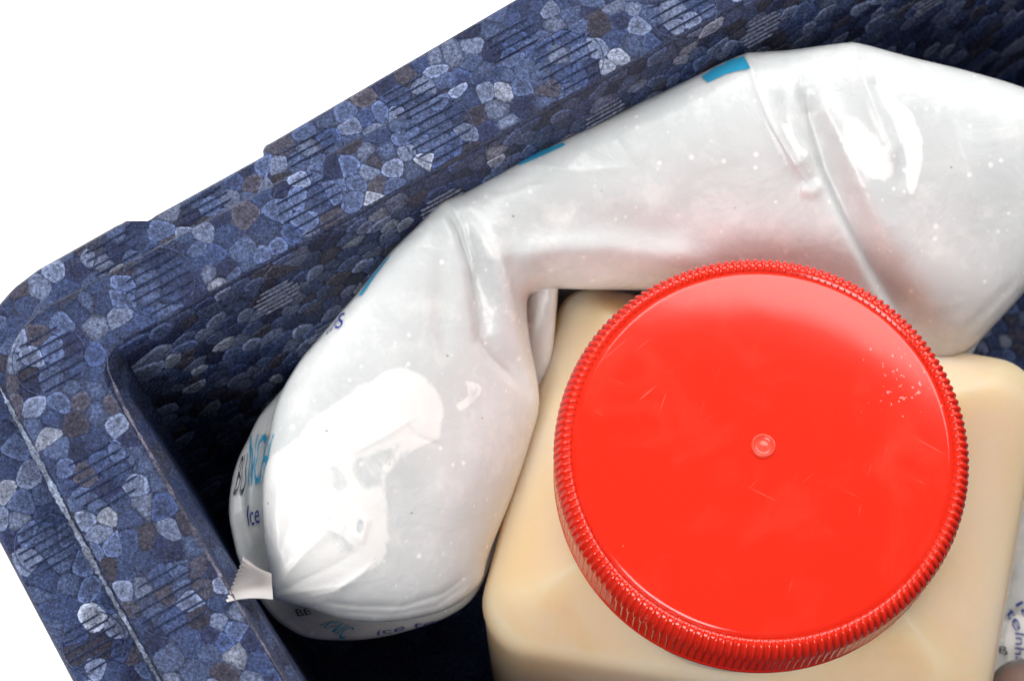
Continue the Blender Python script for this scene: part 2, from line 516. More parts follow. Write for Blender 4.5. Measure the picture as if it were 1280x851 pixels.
def annulus(r_out, r_in, z, dmin, n_try):
    Po, Pi = pts(r_out, z)[:, :2], pts(r_in, z)[:, :2]
    to = np.roll(Po, -1, 0) - np.roll(Po, 1, 0); ti = np.roll(Pi, -1, 0) - np.roll(Pi, 1, 0)
    no = np.stack([to[:, 1], -to[:, 0]], -1); ni = np.stack([-ti[:, 1], ti[:, 0]], -1)
    lo, hi = w2(-70, 920, z), w2(1350, -60, z)
    def inside(x, y):
        a = math.atan2(y - CEN[1], x - CEN[0]); i = int((a + math.pi) / (2 * math.pi) * NA) % NA
        r = math.hypot(x - CEN[0], y - CEN[1])
        return r_in[i] < r < r_out[i]
    x0, y0 = w2(-80, 920, z); x1, y1 = w2(960, -80, z)
    def sample():
        x, y = random.uniform(x0, x1), random.uniform(y0, y1)
        return (x, y) if inside(x, y) else None
    def cuts(p):
        i = np.argmin(((Po - p) ** 2).sum(1)); j = np.argmin(((Pi - p) ** 2).sum(1))
        return [(Po[i], no[i]), (Pi[j], ni[j])]
    P = seeds(sample, n_try, dmin)
    good = []
    for c in cells(P, dmin, cuts):
        if all(inside(CEN[0] + (x - CEN[0]) * f1 , CEN[1] + (y - CEN[1]) * f1) or inside(CEN[0] + (x - CEN[0]) * f2, CEN[1] + (y - CEN[1]) * f2) for x, y in c for f1, f2 in ((.996, 1.004),)): good.append(c)
    return good

DM = .0055
flat = lambda z: (lambda v: np.stack([v[:, 0], v[:, 1], z + v[:, 2]], -1))
add_cells(annulus(off(rD, -.0007), off(rE, .0005), Z_RIM, DM, 60000), flat(Z_RIM + .0001))
add_cells(annulus(off(rB, -.0008), off(rC, .0008), Z_LIP, DM, 60000), flat(Z_LIP + .0001))

# far inner wall: local frame along the wall (s) and down it (t)
def wall_frame():
    e1_3 = np.array([*e1, 0])
    top = np.array([*cE, Z_RIM - .0012]); 
    nrm2 = np.array([-e1[1], e1[0]]);  nrm2 *= np.sign(nrm2 @ (CEN - cE))           # into the box
    a = top + np.array([*(nrm2 * .0001), 0]); b = np.array([*(cE + nrm2 * .0130), Z_FLOOR + .012])
    down = (b - a); L = np.linalg.norm(down); down /= L
    n = np.cross(e1_3, down); n *= np.sign(n[:2] @ nrm2)
    return a, e1_3, down, n, L
wa, wu, wd, wn, wL = wall_frame()
wall_w = lambda v: wa + v[:, :1] * wu + v[:, 1:2] * wd + (v[:, 2:3] + .0001) * wn
P = seeds(lambda: (random.uniform(.012, .32), random.uniform(.001, .160)), 30000, DM)
add_cells(cells(P, DM, lambda p: [((0, .0006), (0, -1))]), wall_w, .00009)
# floor to the right of the jug
fx0, fy0 = w2(1130, 560, Z_FLOOR); fx1, fy1 = w2(1340, 300, Z_FLOOR)
P = seeds(lambda: (random.uniform(fx0, fx1), random.uniform(fy0, fy1)), 9000, DM * .85)
add_cells(cells(P, DM * .85), flat(Z_FLOOR + .0001), .0006, .0002)

def set_tone(me, cols):
    a = me.color_attributes.new('tone', 'FLOAT_COLOR', 'POINT')
    a.data.foreach_set('color', np.concatenate([cols, np.ones((len(cols), 1))], 1).astype(np.float32).ravel())
def ctone(c, W):
    n = (len(W) - 1) // 3
    m = np.ones((len(W), 1)); e = random.choice((.6, .9, 1.2, 1.6, 2.1))
    m[:n] = e * .8; m[n:2 * n] = e; m[n:2 * n, 0] *= rng.uniform(.8, 1.25, n)
    return np.tile(c, (len(W), 1)) * m
BEADS.sort(key=lambda b: -b[0])
bx = np.array(box.location)
for area_, W, f, c in BEADS[:300]:
    o_ = W.mean(0)
    me = mesh('bead', W - o_, f); set_tone(me, ctone(c, W))
    o = link('bead', me, M_BEAD, box); o.location = o_ - bx
vs, fs, cs, n0 = [], [], [], 0
for area_, W, f, c in BEADS[300:]:
    vs.append(W - bx); cs.append(ctone(c, W)); fs += [tuple(i + n0 for i in q) for q in f]; n0 += len(W)
me = mesh('small_beads', np.concatenate(vs), fs); set_tone(me, np.concatenate(cs))
o = link('small_beads', me, M_BEAD, box); o['kind'] = 'stuff'

# ---- pale strips that paint highlight lines on the step and opening edges
def glint_strip(px_line, z, w, col, name, seed):
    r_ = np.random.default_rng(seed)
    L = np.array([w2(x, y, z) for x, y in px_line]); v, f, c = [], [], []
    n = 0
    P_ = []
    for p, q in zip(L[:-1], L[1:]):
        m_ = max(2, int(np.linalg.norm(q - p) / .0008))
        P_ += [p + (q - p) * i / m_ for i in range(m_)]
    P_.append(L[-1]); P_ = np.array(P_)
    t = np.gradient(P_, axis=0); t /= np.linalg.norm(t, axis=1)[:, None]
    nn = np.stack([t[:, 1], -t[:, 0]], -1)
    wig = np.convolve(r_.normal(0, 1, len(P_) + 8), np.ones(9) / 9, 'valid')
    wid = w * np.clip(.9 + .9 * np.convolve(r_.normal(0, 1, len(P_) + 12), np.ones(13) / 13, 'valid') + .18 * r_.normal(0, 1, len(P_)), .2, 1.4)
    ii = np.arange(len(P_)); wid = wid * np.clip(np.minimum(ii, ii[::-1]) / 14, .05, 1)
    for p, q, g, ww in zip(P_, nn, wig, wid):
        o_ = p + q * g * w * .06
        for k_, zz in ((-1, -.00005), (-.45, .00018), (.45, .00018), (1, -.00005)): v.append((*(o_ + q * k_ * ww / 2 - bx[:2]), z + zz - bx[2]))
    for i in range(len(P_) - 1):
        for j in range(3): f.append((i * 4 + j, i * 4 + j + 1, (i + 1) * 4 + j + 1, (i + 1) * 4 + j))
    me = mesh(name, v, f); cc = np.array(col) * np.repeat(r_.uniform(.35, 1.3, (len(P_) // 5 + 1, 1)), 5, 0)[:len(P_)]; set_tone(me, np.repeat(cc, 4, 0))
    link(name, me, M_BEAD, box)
glint_strip([(-6, 470), (2, 489), (41, 563), (92, 659), (126, 721), (191, 836), (215, 880)], Z_RIM + .0002, .0016, (.27, .32, .46), 'painted_glint', 1)
glint_strip([(140, 437), (134, 446), (135, 462), (154, 508), (205, 598), (257, 690), (349, 838), (375, 882)], Z_RIM + .0001, .0010, (.17, .155, .21), 'painted_glint', 2)

# ---- moulded vent marks: a faint ring with six raised fins
def fin_mesh(length, col):
    w, h = .00034, .00052
    prof = [(-w, 0), (-w * .25, h), (w * .1, h), (w * .8, 0)]
    v, f = [], []
    for x, s in ((-length / 2, .2), (-length / 2 + .0006, 1), (length / 2 - .0006, 1), (length / 2, .2)):
        for y, z in prof: v.append((x, y * s, z * s))
    for r in range(3):
        for i in range(3): f.append((r * 4 + i, (r + 1) * 4 + i, (r + 1) * 4 + i + 1, r * 4 + i + 1))
    f += [(0, 1, 2, 3), (12, 15, 14, 13)]
    me = mesh('fin', v, f, False)
    me.color_attributes.new('tone', 'FLOAT_COLOR', 'POINT').data.foreach_set('color', np.tile([*col, 1], len(v)).astype(np.float32))
    return me
fin_cache = {}
def vent(P, U, N, R=.0094, n=6, lo=-1, hi=1, ring=True, pale=False):
    """P centre, U fin direction, N surface normal; lo..hi: the share of the circle that is there"""
    Vv = np.cross(N, U)
    root = bpy.data.objects.new('vent_mark', None); COL.objects.link(root); root.parent = box
    Mx = Matrix(((U[0], Vv[0], N[0], P[0] - bx[0]), (U[1], Vv[1], N[1], P[1] - bx[1]), (U[2], Vv[2], N[2], P[2] - bx[2]), (0, 0, 0, 1)))
    root.matrix_local = Mx; root.empty_display_size = .005
    for i in range(n):
        y = (i - (n - 1) / 2) / (n / 2) * .92
        if not lo <= y <= hi: continue
        L = round(2 * R * math.sqrt(max(.12, 1 - y * y)) * random.uniform(.93, 1.0), 4)
        if pale: L = round(L * .9, 3)
        if (L, pale) not in fin_cache: fin_cache[L, pale] = fin_mesh(L, (.17, .19, .28) if pale else (.035, .055, .14))
        o = link('fin', fin_cache[L, pale], M_FIN, root); o.location = (random.uniform(-.0004, .0004), y * R, .00012)
    if not ring: return
    v, f, m = [], [], 56
    a0 = 0
    for j in range(m):
        t = 2 * math.pi * j / m
        for dr, z in ((-.00014, 0), (0, .00018), (.00014, 0)): v.append(((R * 1.04 + dr) * math.cos(t), (R * 1.04 + dr) * math.sin(t), .00012 + z))
    for j in range(m):
        if not lo - .08 <= math.sin(2 * math.pi * (j + .5) / m) <= hi + .08 or (j + 9) % 28 > 17: continue
        for i in range(2): f.append((j * 3 + i, j * 3 + i + 1, ((j + 1) % m) * 3 + i + 1, ((j + 1) % m) * 3 + i))
    me = mesh('ring', v, f)
    me.color_attributes.new('tone', 'FLOAT_COLOR', 'POINT').data.foreach_set('color', np.tile([.075, .105, .235, 1], len(v)).astype(np.float32))
    link('ring', me, M_FIN, root)
M_FIN = M_BEAD
U3 = np.array([*e1, 0]); Z3 = np.array([0, 0, 1.0])
for x, y in [(852, 10), (710, 75), (547, 163), (386, 255), (198, 352), (62, 450), (128, 596), (213, 750)]:
    vent(un(x, y, Z_RIM + .0003), U3, Z3)
for x, y, lo, hi in [(641, 50, -.95, .7), (512, 120, -.95, .7), (389, 189, -.95, .7), (258, 260, -.95, .5), (140, 316, -.95, .6), (57, 680, -1, 1), (117, 803, -1, 1)]:
    vent(un(x, y, Z_LIP + .0003), U3, Z3, .0078, 6, lo, hi, lo < -.99)
# vents on the far inner wall, fins painted pale as if catching grazing light
for s in (.052, .105, .158, .211, .264, .305):
    for t in (.020, .060):
        vent(wa + wu * (s + (.0 if t < .05 else .012)) + wd * t + wn * .0003, wu, wn, .0080, 6, -1, 1, False, True)

# ------------------------------------------------------------------ inflated film pillows
def spline(p, n=10):
    """closed Catmull-Rom; a point given twice is a sharp corner"""
    p = np.asarray(p, float); m = len(p); out = []
    for i in range(m):
        p0, p1, p2, p3 = p[i - 1], p[i], p[(i + 1) % m], p[(i + 2) % m]
        if np.allclose(p1, p2): continue
        for j in range(n):
            t = j / n
            out.append(.5 * (2 * p1 + (p2 - p0) * t + (2 * p0 - 5 * p1 + 4 * p2 - p3) * t * t + (3 * p1 - p0 - 3 * p2 + p3) * t ** 3))
    return np.array(out)

def inpoly(X, Y, poly):
    ins = np.zeros(X.shape, bool)
    for (x0, y0), (x1, y1) in zip(poly, np.roll(poly, -1, 0)):
        if y0 == y1: continue
        c = ((y0 > Y) != (y1 > Y)) & (X < (x1 - x0) * (Y - y0) / (y1 - y0) + x0)
        ins ^= c
    return ins

def polydist(x, y, line, closed=False):
    """distance, signed side, parameter along, nearest point"""
    L = np.asarray(line, float)
    segs = list(zip(L[:-1], L[1:])) + ([(L[-1], L[0])] if closed else [])
    best = np.full(x.shape, 1e9); side = np.zeros(x.shape); par = np.zeros(x.shape); nx = np.zeros(x.shape); ny = np.zeros(x.shape)
    lens = [np.linalg.norm(b - a) for a, b in segs]; tot = sum(lens); acc = 0
    for (a, b), l in zip(segs, lens):
        if l < 1e-9: continue
        e = (b - a) / l
        t = np.clip((x - a[0]) * e[0] + (y - a[1]) * e[1], 0, l)
        qx, qy = a[0] + t * e[0], a[1] + t * e[1]
        d = np.hypot(x - qx, y - qy)
        m = d < best
        best = np.where(m, d, best); nx = np.where(m, qx, nx); ny = np.where(m, qy, ny)
        side = np.where(m, np.sign(e[0] * (y - a[1]) - e[1] * (x - a[0])), side)
        par = np.where(m, (acc + t) / tot, par); acc += l
    return best, side, par, nx, ny

def blur(A, n=3):
    for _ in range(n):
        B = np.pad(A, 1, mode='edge'); A = (B[1:-1, :-2] + 2 * B[1:-1, 1:-1] + B[1:-1, 2:]) / 4
        B = np.pad(A, 1, mode='edge'); A = (B[:-2, 1:-1] + 2 * B[1:-1, 1:-1] + B[2:, 1:-1]) / 4
    return A

def poisson(poly, x0, y0, nx, ny, s):
    u = None
    for f in (16, 8, 4, 2, 1):
        gx = x0 + np.arange(0, nx, f) * s; gy = y0 + np.arange(0, ny, f) * s
        X, Y = np.meshgrid(gx, gy); m = inpoly(X, Y, poly)
        if u is None: u = np.zeros(X.shape)
        else:
            u = np.repeat(np.repeat(u, 2, 0), 2, 1)
            u = u[:X.shape[0], :X.shape[1]]
            pad = ((0, X.shape[0] - u.shape[0]), (0, X.shape[1] - u.shape[1])); u = np.pad(u, pad, mode='edge')
        h2 = (s * f) ** 2
        for _ in range({16: 500, 8: 250, 4: 160, 2: 110, 1: 60}[f]):
            B = np.pad(u, 1)
            u = np.where(m, (B[1:-1, :-2] + B[1:-1, 2:] + B[:-2, 1:-1] + B[2:, 1:-1] + 2 * h2) / 4, 0)
    return X, Y, m, u

MPP = 1 / 4700.0     # metres per photograph pixel at the bag's distance

def pillow(outline, zfun, ktop, kbot, hmax, creases=(), patches=(), s=2.5, name='film', origin=(0, 0, 0), wob=0.0):
    poly = spline(outline)
    x0, y0 = poly.min(0) - 3 * s; nx = int((np.ptp(poly[:, 0]) + 6 * s) / s) + 1; ny = int((np.ptp(poly[:, 1]) + 6 * s) / s) + 1
    X, Y, m, u = poisson(poly, x0, y0, nx, ny, s)
    # exact distance near the rim so the edge is smooth
    er = m.copy()
    for _ in range(9):
        B = np.pad(er, 1); er = B[1:-1, 1:-1] & B[:-2, 1:-1] & B[2:, 1:-1] & B[1:-1, :-2] & B[1:-1, 2:]
    band = m & ~er
    d = np.full(X.shape, 9 * s)
    bi = np.nonzero(band)
    d[bi] = polydist(X[bi], Y[bi], poly, True)[0]
    bd_ = band & (d < 9 * s)
    G = blur(np.where(bd_, u, 0), 4) / (blur(np.where(bd_, d, 0), 4) + 1e-6)
    w = np.clip((d - 3 * s) / (4 * s), 0, 1)
    u2 = np.where(bd_, u * w + G * d * (1 - w), u)
    r = np.sqrt(np.clip(u2, 0, None))
    base = hmax * np.tanh(ktop * r * MPP / hmax)
    hb = hmax * 1.2 * np.tanh(kbot * r * MPP / hmax / 1.2)
    edge = np.clip(d / 22, 0, 1) ** .8
    h = base.copy()
    for kind, line, amp, w0, w1 in creases:
        dd, sd_, par, _, _ = polydist(X, Y, line)
        wd_ = w0 + (w1 - w0) * par
        tp = np.clip(np.minimum(par / .12 + .25, (1 - par) / .2), 0, 1)
        x = dd / wd_
        if kind == 'g': pf = np.exp(-x * x)
        elif kind == 's': pf = np.exp(-x * 1.3)
        elif kind == 'l': pf = np.where(sd_ > 0, np.exp(-(x * 2.2) ** 2), np.exp(-x * x * .5))     # steep on one side
        elif kind == 'r': pf = np.where(sd_ < 0, np.exp(-(x * 2.2) ** 2), np.exp(-x * x * .5))
        h += amp * .001 * tp * pf * edge
    if wob:
        ph = rng.uniform(0, 6.28, 8)
        for i in range(8):
            kx, ky = rng.normal(0, 1 / 34, 2)
            h += wob * .001 * np.sin(kx * X + ky * Y + ph[i]) / 2.5 * edge
    air_glint = np.zeros(X.shape)
    for pp, val, soft in patches:
        pl = spline(pp, 8)
        ins = inpoly(X, Y, pl); dd = polydist(X, Y, pl, True)[0]
        sdist = np.where(ins, dd, -dd)
        a = np.clip(sdist / soft + .5, 0, 1)
        air_glint = np.where(a > 0, air_glint * (1 - a) + val * a, air_glint)
    # vertices: inside ones, plus outside neighbours snapped to the outline
    B = np.pad(m, 1)
    nb = np.zeros_like(m)
    for dy in (0, 1, 2):
        for dx in (0, 1, 2): nb |= B[dy:dy + ny, dx:dx + nx]
    snap = nb & ~m
    si = np.nonzero(snap)
    _, _, _, qx, qy = polydist(X[si], Y[si], poly, True)
    PX, PY = X.copy(), Y.copy(); PX[si] = qx; PY[si] = qy
    h[si] = 0; hb[si] = 0
    use = m | snap
    idx = -np.ones(X.shape, int); n = use.sum(); idx[use] = np.arange(n)
    zb = zfun(PX, PY)
    top = un(PX[use], PY[use], (zb + h)[use])
    inn = m & use
    idb = idx.copy(); nbm = inn.sum(); idb[inn] = n + np.arange(nbm)
    bot = un(PX[inn], PY[inn], (zb - hb)[inn])
    q = use[:-1, :-1] & use[1:, :-1] & use[1:, 1:] & use[:-1, 1:] & (m[:-1, :-1] | m[1:, :-1] | m[1:, 1:] | m[:-1, 1:])
    def quads(I, flip):
        a, b, c, e = I[:-1, :-1][q], I[1:, :-1][q], I[1:, 1:][q], I[:-1, 1:][q]
        return np.stack([a, b, c, e] if not flip else [a, e, c, b], -1)
    V_ = np.concatenate([top, bot]); F_ = np.concatenate([quads(idx, False), quads(idb, True)])
    me = mesh_np(name, V_ - np.array(origin), F_)
    at = me.attributes.new('air_glint', 'FLOAT', 'POINT')
    arr = np.zeros(len(me.vertices), np.float32); arr[:n] = air_glint[use][:n]; at.data.foreach_set('value', arr)
    bv = BVHTree.FromPolygons([tuple(p) for p in V_.tolist()], F_.tolist())
    return me, bv

def zplane(ctrl, deg=1):
    c = np.array(ctrl, float)
    f = lambda x, y: np.stack([np.ones_like(x), x, y] + ([x * x, x * y, y * y] if deg == 2 else []), -1)
    s_ = lambda v: v / 1000.0
    co = np.linalg.lstsq(f(s_(c[:, 0]), s_(c[:, 1])), c[:, 2], rcond=None)[0]
    return lambda x, y: f(s_(np.asarray(x, float)), s_(np.asarray(y, float))) @ co

PACKS = 'gel ice packs in the foam box'
bag = thing('ice_pack', 'plump white plastic ice pack bent around the red lidded jug', 'ice pack', tuple(un(620, 330, .20)), PACKS)
zb = zplane([(335, 720, .238), (620, 690, .190), (650, 560, .190), (330, 560, .236), (560, 260, .238), (700, 350, .210), (860, 355, .213), (935, 70, .236), (1065, 55, .236), (1280, 110, .232), (1280, 365, .205), (1150, 430, .203), (1450, 250, .215)], 2)
U_OUT = [(343, 748), (343, 748), (334, 700), (329, 650), (328, 610), (334, 560), (345, 505), (372, 455), (400, 421), (425, 391), (447, 366), (471, 336), (492, 311), (520, 284), (550, 254), (562, 247), (585, 238), (630, 213), (651, 200), (679, 186.5), (707, 173), (780, 138), (860, 100), (900, 80), (934, 66), (934, 66), (985, 63), (1030, 57), (1065, 53), (1065, 53), (1085, 57), (1140, 72), (1210, 89), (1280, 110), (1318, 132), (1346, 190), (1346, 250), (1322, 315), (1280, 366), (1245, 404), (1208, 441), (1150, 476), (1060, 464), (960, 412), (895, 381), (855, 366), (800, 363), (740, 362), (692, 361), (672, 364), (659, 376), (662, 425), (674, 500), (660, 560), (640, 620), (612, 690), (600, 728), (570, 755), (530, 770), (480, 777), (430, 774), (385, 760)]
AIR_GLINT = [  # air pockets, with fold highlights painted in as whiter film
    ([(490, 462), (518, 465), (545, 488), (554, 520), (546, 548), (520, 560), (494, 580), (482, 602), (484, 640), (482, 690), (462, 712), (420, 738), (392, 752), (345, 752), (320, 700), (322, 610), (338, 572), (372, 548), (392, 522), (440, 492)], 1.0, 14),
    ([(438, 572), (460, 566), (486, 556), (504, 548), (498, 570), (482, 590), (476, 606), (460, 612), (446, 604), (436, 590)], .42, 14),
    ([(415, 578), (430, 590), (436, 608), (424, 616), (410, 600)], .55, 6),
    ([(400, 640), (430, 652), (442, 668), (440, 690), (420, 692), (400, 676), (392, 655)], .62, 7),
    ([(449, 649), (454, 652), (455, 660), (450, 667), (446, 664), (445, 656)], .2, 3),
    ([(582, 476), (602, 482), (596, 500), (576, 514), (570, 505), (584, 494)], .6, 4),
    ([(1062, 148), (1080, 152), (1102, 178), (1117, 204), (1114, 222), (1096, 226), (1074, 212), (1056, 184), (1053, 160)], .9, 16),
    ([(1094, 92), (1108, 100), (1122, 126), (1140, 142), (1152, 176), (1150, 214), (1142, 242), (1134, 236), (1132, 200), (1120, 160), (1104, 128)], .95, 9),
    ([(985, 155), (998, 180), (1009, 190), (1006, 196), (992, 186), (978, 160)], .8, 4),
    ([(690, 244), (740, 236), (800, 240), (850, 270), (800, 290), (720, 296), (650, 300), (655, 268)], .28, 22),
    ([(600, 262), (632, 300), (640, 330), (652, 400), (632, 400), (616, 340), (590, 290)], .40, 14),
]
CREASE = [
    ('l', [(556, 256), (574, 290), (588, 335), (594, 372), (600, 424), (613, 444), (640, 470), (672, 501)], -4.4, 16, 12),
    ('g', [(562, 250), (600, 290), (624, 325), (640, 375), (658, 430), (670, 480)], 3.2, 24, 16),
    ('s', [(562, 252), (578, 282), (589, 322), (594, 350)], 1.5, 6, 5),
    ('g', [(640, 322), (690, 312), (760, 312), (850, 324), (900, 335)], 3.4, 20, 22),
    ('l', [(630, 318), (640, 345), (652, 395), (664, 450), (672, 490)], -1.6, 10, 8),
    ('g', [(545, 275), (550, 330), (552, 400), (556, 460)], -.9, 16, 10),
    ('l', [(1000, 108), (1010, 150), (1026, 205), (1055, 265), (1092, 335), (1130, 400), (1160, 450)], -4.2, 11, 22),
    ('g', [(984, 100), (990, 150), (1006, 200), (1018, 222)], 2.2, 14, 12),
    ('g', [(1022, 118), (1050, 160), (1075, 215), (1100, 275), (1120, 330)], 2.2, 16, 28),
    ('s', [(934, 68), (946, 110), (962, 150), (985, 190), (1005, 222), (1018, 236)], 1.3, 6, 7),
    ('s', [(1066, 55), (1080, 98), (1096, 140), (1114, 180), (1128, 222)], 1.8, 10, 9),
    ('g', [(1092, 92), (1112, 140), (1128, 180), (1134, 236)], -1.6, 12, 10),
    ('g', [(1000, 236), (1016, 240), (1030, 226)], 1.2, 8, 8),
    ('s', [(404, 752), (450, 757), (505, 757), (555, 741), (598, 708)], -1.3, 4, 5),
    ('s', [(420, 764), (490, 768), (545, 757), (600, 720)], -1.5, 4, 4),
    ('s', [(380, 748), (420, 738), (452, 716), (470, 700)], .9, 5, 4),
    ('g', [(444, 640), (458, 652), (452, 676), (438, 662)], .6, 4, 4),
    ('s', [(400, 655), (430, 670), (446, 690)], .7, 5, 4),
    ('s', [(440, 566), (480, 545), (520, 520)], .6, 5, 5),
    ('g', [(350, 600), (345, 660), (350, 720)], .8, 8, 8),
    ('s', [(338, 540), (333, 600), (335, 670)], -.8, 3, 3),
    ('g', [(1190, 430), (1230, 390), (1275, 345)], -.8, 6, 6),
    ('g', [(470, 500), (540, 580), (580, 660)], .9, 40, 40),
    ('s', [(342, 742), (362, 712), (392, 680), (420, 655)], .7, 4, 9),
    ('s', [(343, 744), (380, 724), (420, 705), (452, 684)], -.5, 5, 10),
    ('s', [(345, 746), (385, 738), (425, 733), (462, 722)], .6, 4, 8),
    ('s', [(340, 735), (350, 690), (366, 640), (390, 600)], -.5, 4, 12),
    ('s', [(339, 720), (340, 670), (348, 610), (366, 560)], .5, 4, 9),
    ('s', [(455, 480), (490, 510), (520, 545), (560, 560)], -.7, 5, 6),
    ('s', [(1180, 120), (1210, 200), (1225, 280)], .6, 10, 18),
    ('s', [(760, 160), (800, 210), (820, 270)], -.5, 10, 16),
    ('s', [(660, 205), (720, 214), (790, 208)], .5, 6, 8),
    ('g', [(700, 200), (760, 240), (860, 260)], .8, 30, 30),
    ('s', [(600, 240), (640, 238), (690, 226)], -.6, 8, 8),
]
me, bv_top = pillow(U_OUT, zb, .70, .45, .031, CREASE, AIR_GLINT, 2.0, 'film', tuple(bag.location), .35)
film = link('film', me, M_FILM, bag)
# the printed underside bulges out below the end seal
zl = zplane([(335, 720, .212), (600, 700, .172), (650, 560, .182), (330, 560, .208), (560, 260, .205), (690, 390, .204)], 2)
L_OUT = [(430, 402), (382, 452), (346, 494), (324, 520), (310, 548), (297, 575), (289, 605), (286, 640), (291, 672), (300, 705), (318, 738), (334, 762), (350, 778), (380, 795), (420, 800), (470, 797), (520, 785), (560, 770), (592, 746), (615, 700), (640, 620), (665, 545), (681, 500), (691, 440), (697, 372), (698, 345), (680, 318), (640, 305), (560, 300), (500, 330)]
LCR = [('s', [(334, 505), (318, 560), (310, 620), (316, 680)], -1.2, 5, 5), ('s', [(345, 500), (330, 560), (324, 620)], -1.0, 4, 4), ('g', [(300, 590), (304, 640), (320, 700)], 1.0, 8, 8), ('s', [(360, 770), (375, 785), (392, 795)], -1.0, 5, 5), ('s', [(440, 784), (500, 781), (560, 760), (596, 735)], -1.0, 4, 4)]
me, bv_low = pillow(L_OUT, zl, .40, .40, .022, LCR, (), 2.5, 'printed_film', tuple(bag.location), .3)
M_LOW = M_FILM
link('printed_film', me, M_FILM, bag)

# ---- prints lie on the film: cast onto it and raised a hair
def text_mesh(txt):
    cu = bpy.data.curves.new('print', 'FONT'); cu.body = txt; cu.resolution_u = 4
    o = bpy.data.objects.new('print', cu); COL.objects.link(o)
    dg = bpy.context.evaluated_depsgraph_get()
    m_ = o.evaluated_get(dg).to_mesh()
    bm_ = bmesh.new(); bm_.from_mesh(m_)
    bmesh.ops.triangulate(bm_, faces=bm_.faces[:])
    for _ in range(2):
        es = [e for e in bm_.edges if e.calc_length() > .12]
        if es: bmesh.ops.subdivide_edges(bm_, edges=es, cuts=1); bmesh.ops.triangulate(bm_, faces=bm_.faces[:])
    v = np.array([p.co[:2] for p in bm_.verts]); f = [[q.index for q in p.verts] for p in bm_.faces]
    bm_.free()
    bpy.data.objects.remove(o); bpy.data.curves.remove(cu)
    return v, f

def lay(v_px, faces, bvs, mat, name, parent, lift=.00025):
    out = []; ok = []
    for x, y in v_px:
        t = un(x, y, 0.0); d_ = Vector(t - CAM).normalized()
        best = None
        for bv in bvs:
            h = bv.ray_cast(Vector(CAM), d_)
            if h[0] is not None and (best is None or h[3] < best[3]): best = h
        if best is None: out.append((0, 0, 0)); ok.append(False); continue
        n = best[1] if best[1].dot(d_) < 0 else -best[1]
        out.append(tuple(best[0] + n * lift - d_ * .0002)); ok.append(True)
    fs_ = [f for f in faces if all(ok[i] for i in f)]
    loc = np.array(parent.location)
    me = mesh(name, np.array(out) - loc, fs_)
    return link(name, me, mat, parent)

def lay_text(txt, quad, bvs, mat, parent, name='print', wav=.7):
    """fit the text's bounding box to a pixel quad (lower-left, lower-right, upper-right, upper-left)"""
    v, f = text_mesh(txt)
    v = (v - v.min(0)) / np.ptp(v, axis=0)
    q = np.array(quad, float)
    P_ = (q[0] * ((1 - v[:, :1]) * (1 - v[:, 1:])) + q[1] * (v[:, :1] * (1 - v[:, 1:])) + q[2] * (v[:, :1] * v[:, 1:]) + q[3] * ((1 - v[:, :1]) * v[:, 1:]))
    P_ = P_ + np.stack([np.sin(P_[:, 1] / 4.5) * wav, np.sin(P_[:, 0] / 3.5) * wav], -1)
    return lay(P_, f, bvs, mat, name, parent)

def lay_poly(poly, bvs, mat, parent, name='print'):
    poly = np.array(poly, float)
    # fine grid inside the outline
    tris = mgeo.tessellate_polygon([[Vector((*p, 0)) for p in poly]])
    bm_ = bmesh.new(); vs_ = [bm_.verts.new((*p, 0)) for p in poly]
    for t in tris: bm_.faces.new([vs_[i] for i in t])
    for _ in range(4):
        es = [e for e in bm_.edges if e.calc_length() > 5]
        if not es: break
        bmesh.ops.subdivide_edges(bm_, edges=es, cuts=1); bmesh.ops.triangulate(bm_, faces=bm_.faces[:])
    bm_.verts.index_update()
    v = [(p.co.x, p.co.y) for p in bm_.verts]; f = [[q.index for q in p.verts] for p in bm_.faces]; bm_.free()
    return lay(v, f, bvs, mat, name, parent)

T_, L_, = [bv_top], [bv_top, bv_low]
lay_poly([(449, 370), (453, 370), (468.5, 346), (489.5, 318.5), (485, 322), (461, 352)], T_, M_CYAN, bag)
lay_poly([(646, 206.5), (651, 207), (680, 194.5), (707, 182), (703, 179.5), (678, 189)], T_, M_CYAN, bag)
lay_poly([(877, 97), (885, 104), (906, 94), (920, 90), (938.5, 86.5), (930, 71.5), (907, 78), (908, 80.5), (893, 86)], T_, M_CYAN, bag)
lay_text('S', [(418, 411), (426, 410), (433, 391), (425, 393)], T_, M_NAVY, bag)
lay_text('ce', [(407, 421), (415, 414), (424, 398), (419, 402)], T_, M_NAVY, bag)
lay_text('I', [(830, 113), (833, 114), (850, 103), (846, 103)], T_, M_NAVY, bag)
lay_text('NCH', [(309, 608), (327, 605), (343, 542), (313, 543)], L_, M_CYAN, bag)
lay_text('BU', [(292, 618), (305, 620), (309, 566), (302, 572)], L_, M_DARK, bag)
lay_text('Ice', [(309, 657), (324, 654), (324, 630), (308, 632)], L_, M_NAVY, bag)
lay_text('KNIC', [(398, 780), (428, 798), (444, 784), (422, 775)], L_, M_CYAN, bag)
lay_text('BE', [(371, 770), (388, 767), (386, 759), (368, 762)], L_, M_DARK, bag)
lay_text('ice to', [(470, 793), (545, 780), (544, 773), (472, 787)], L_, M_NAVY, bag)

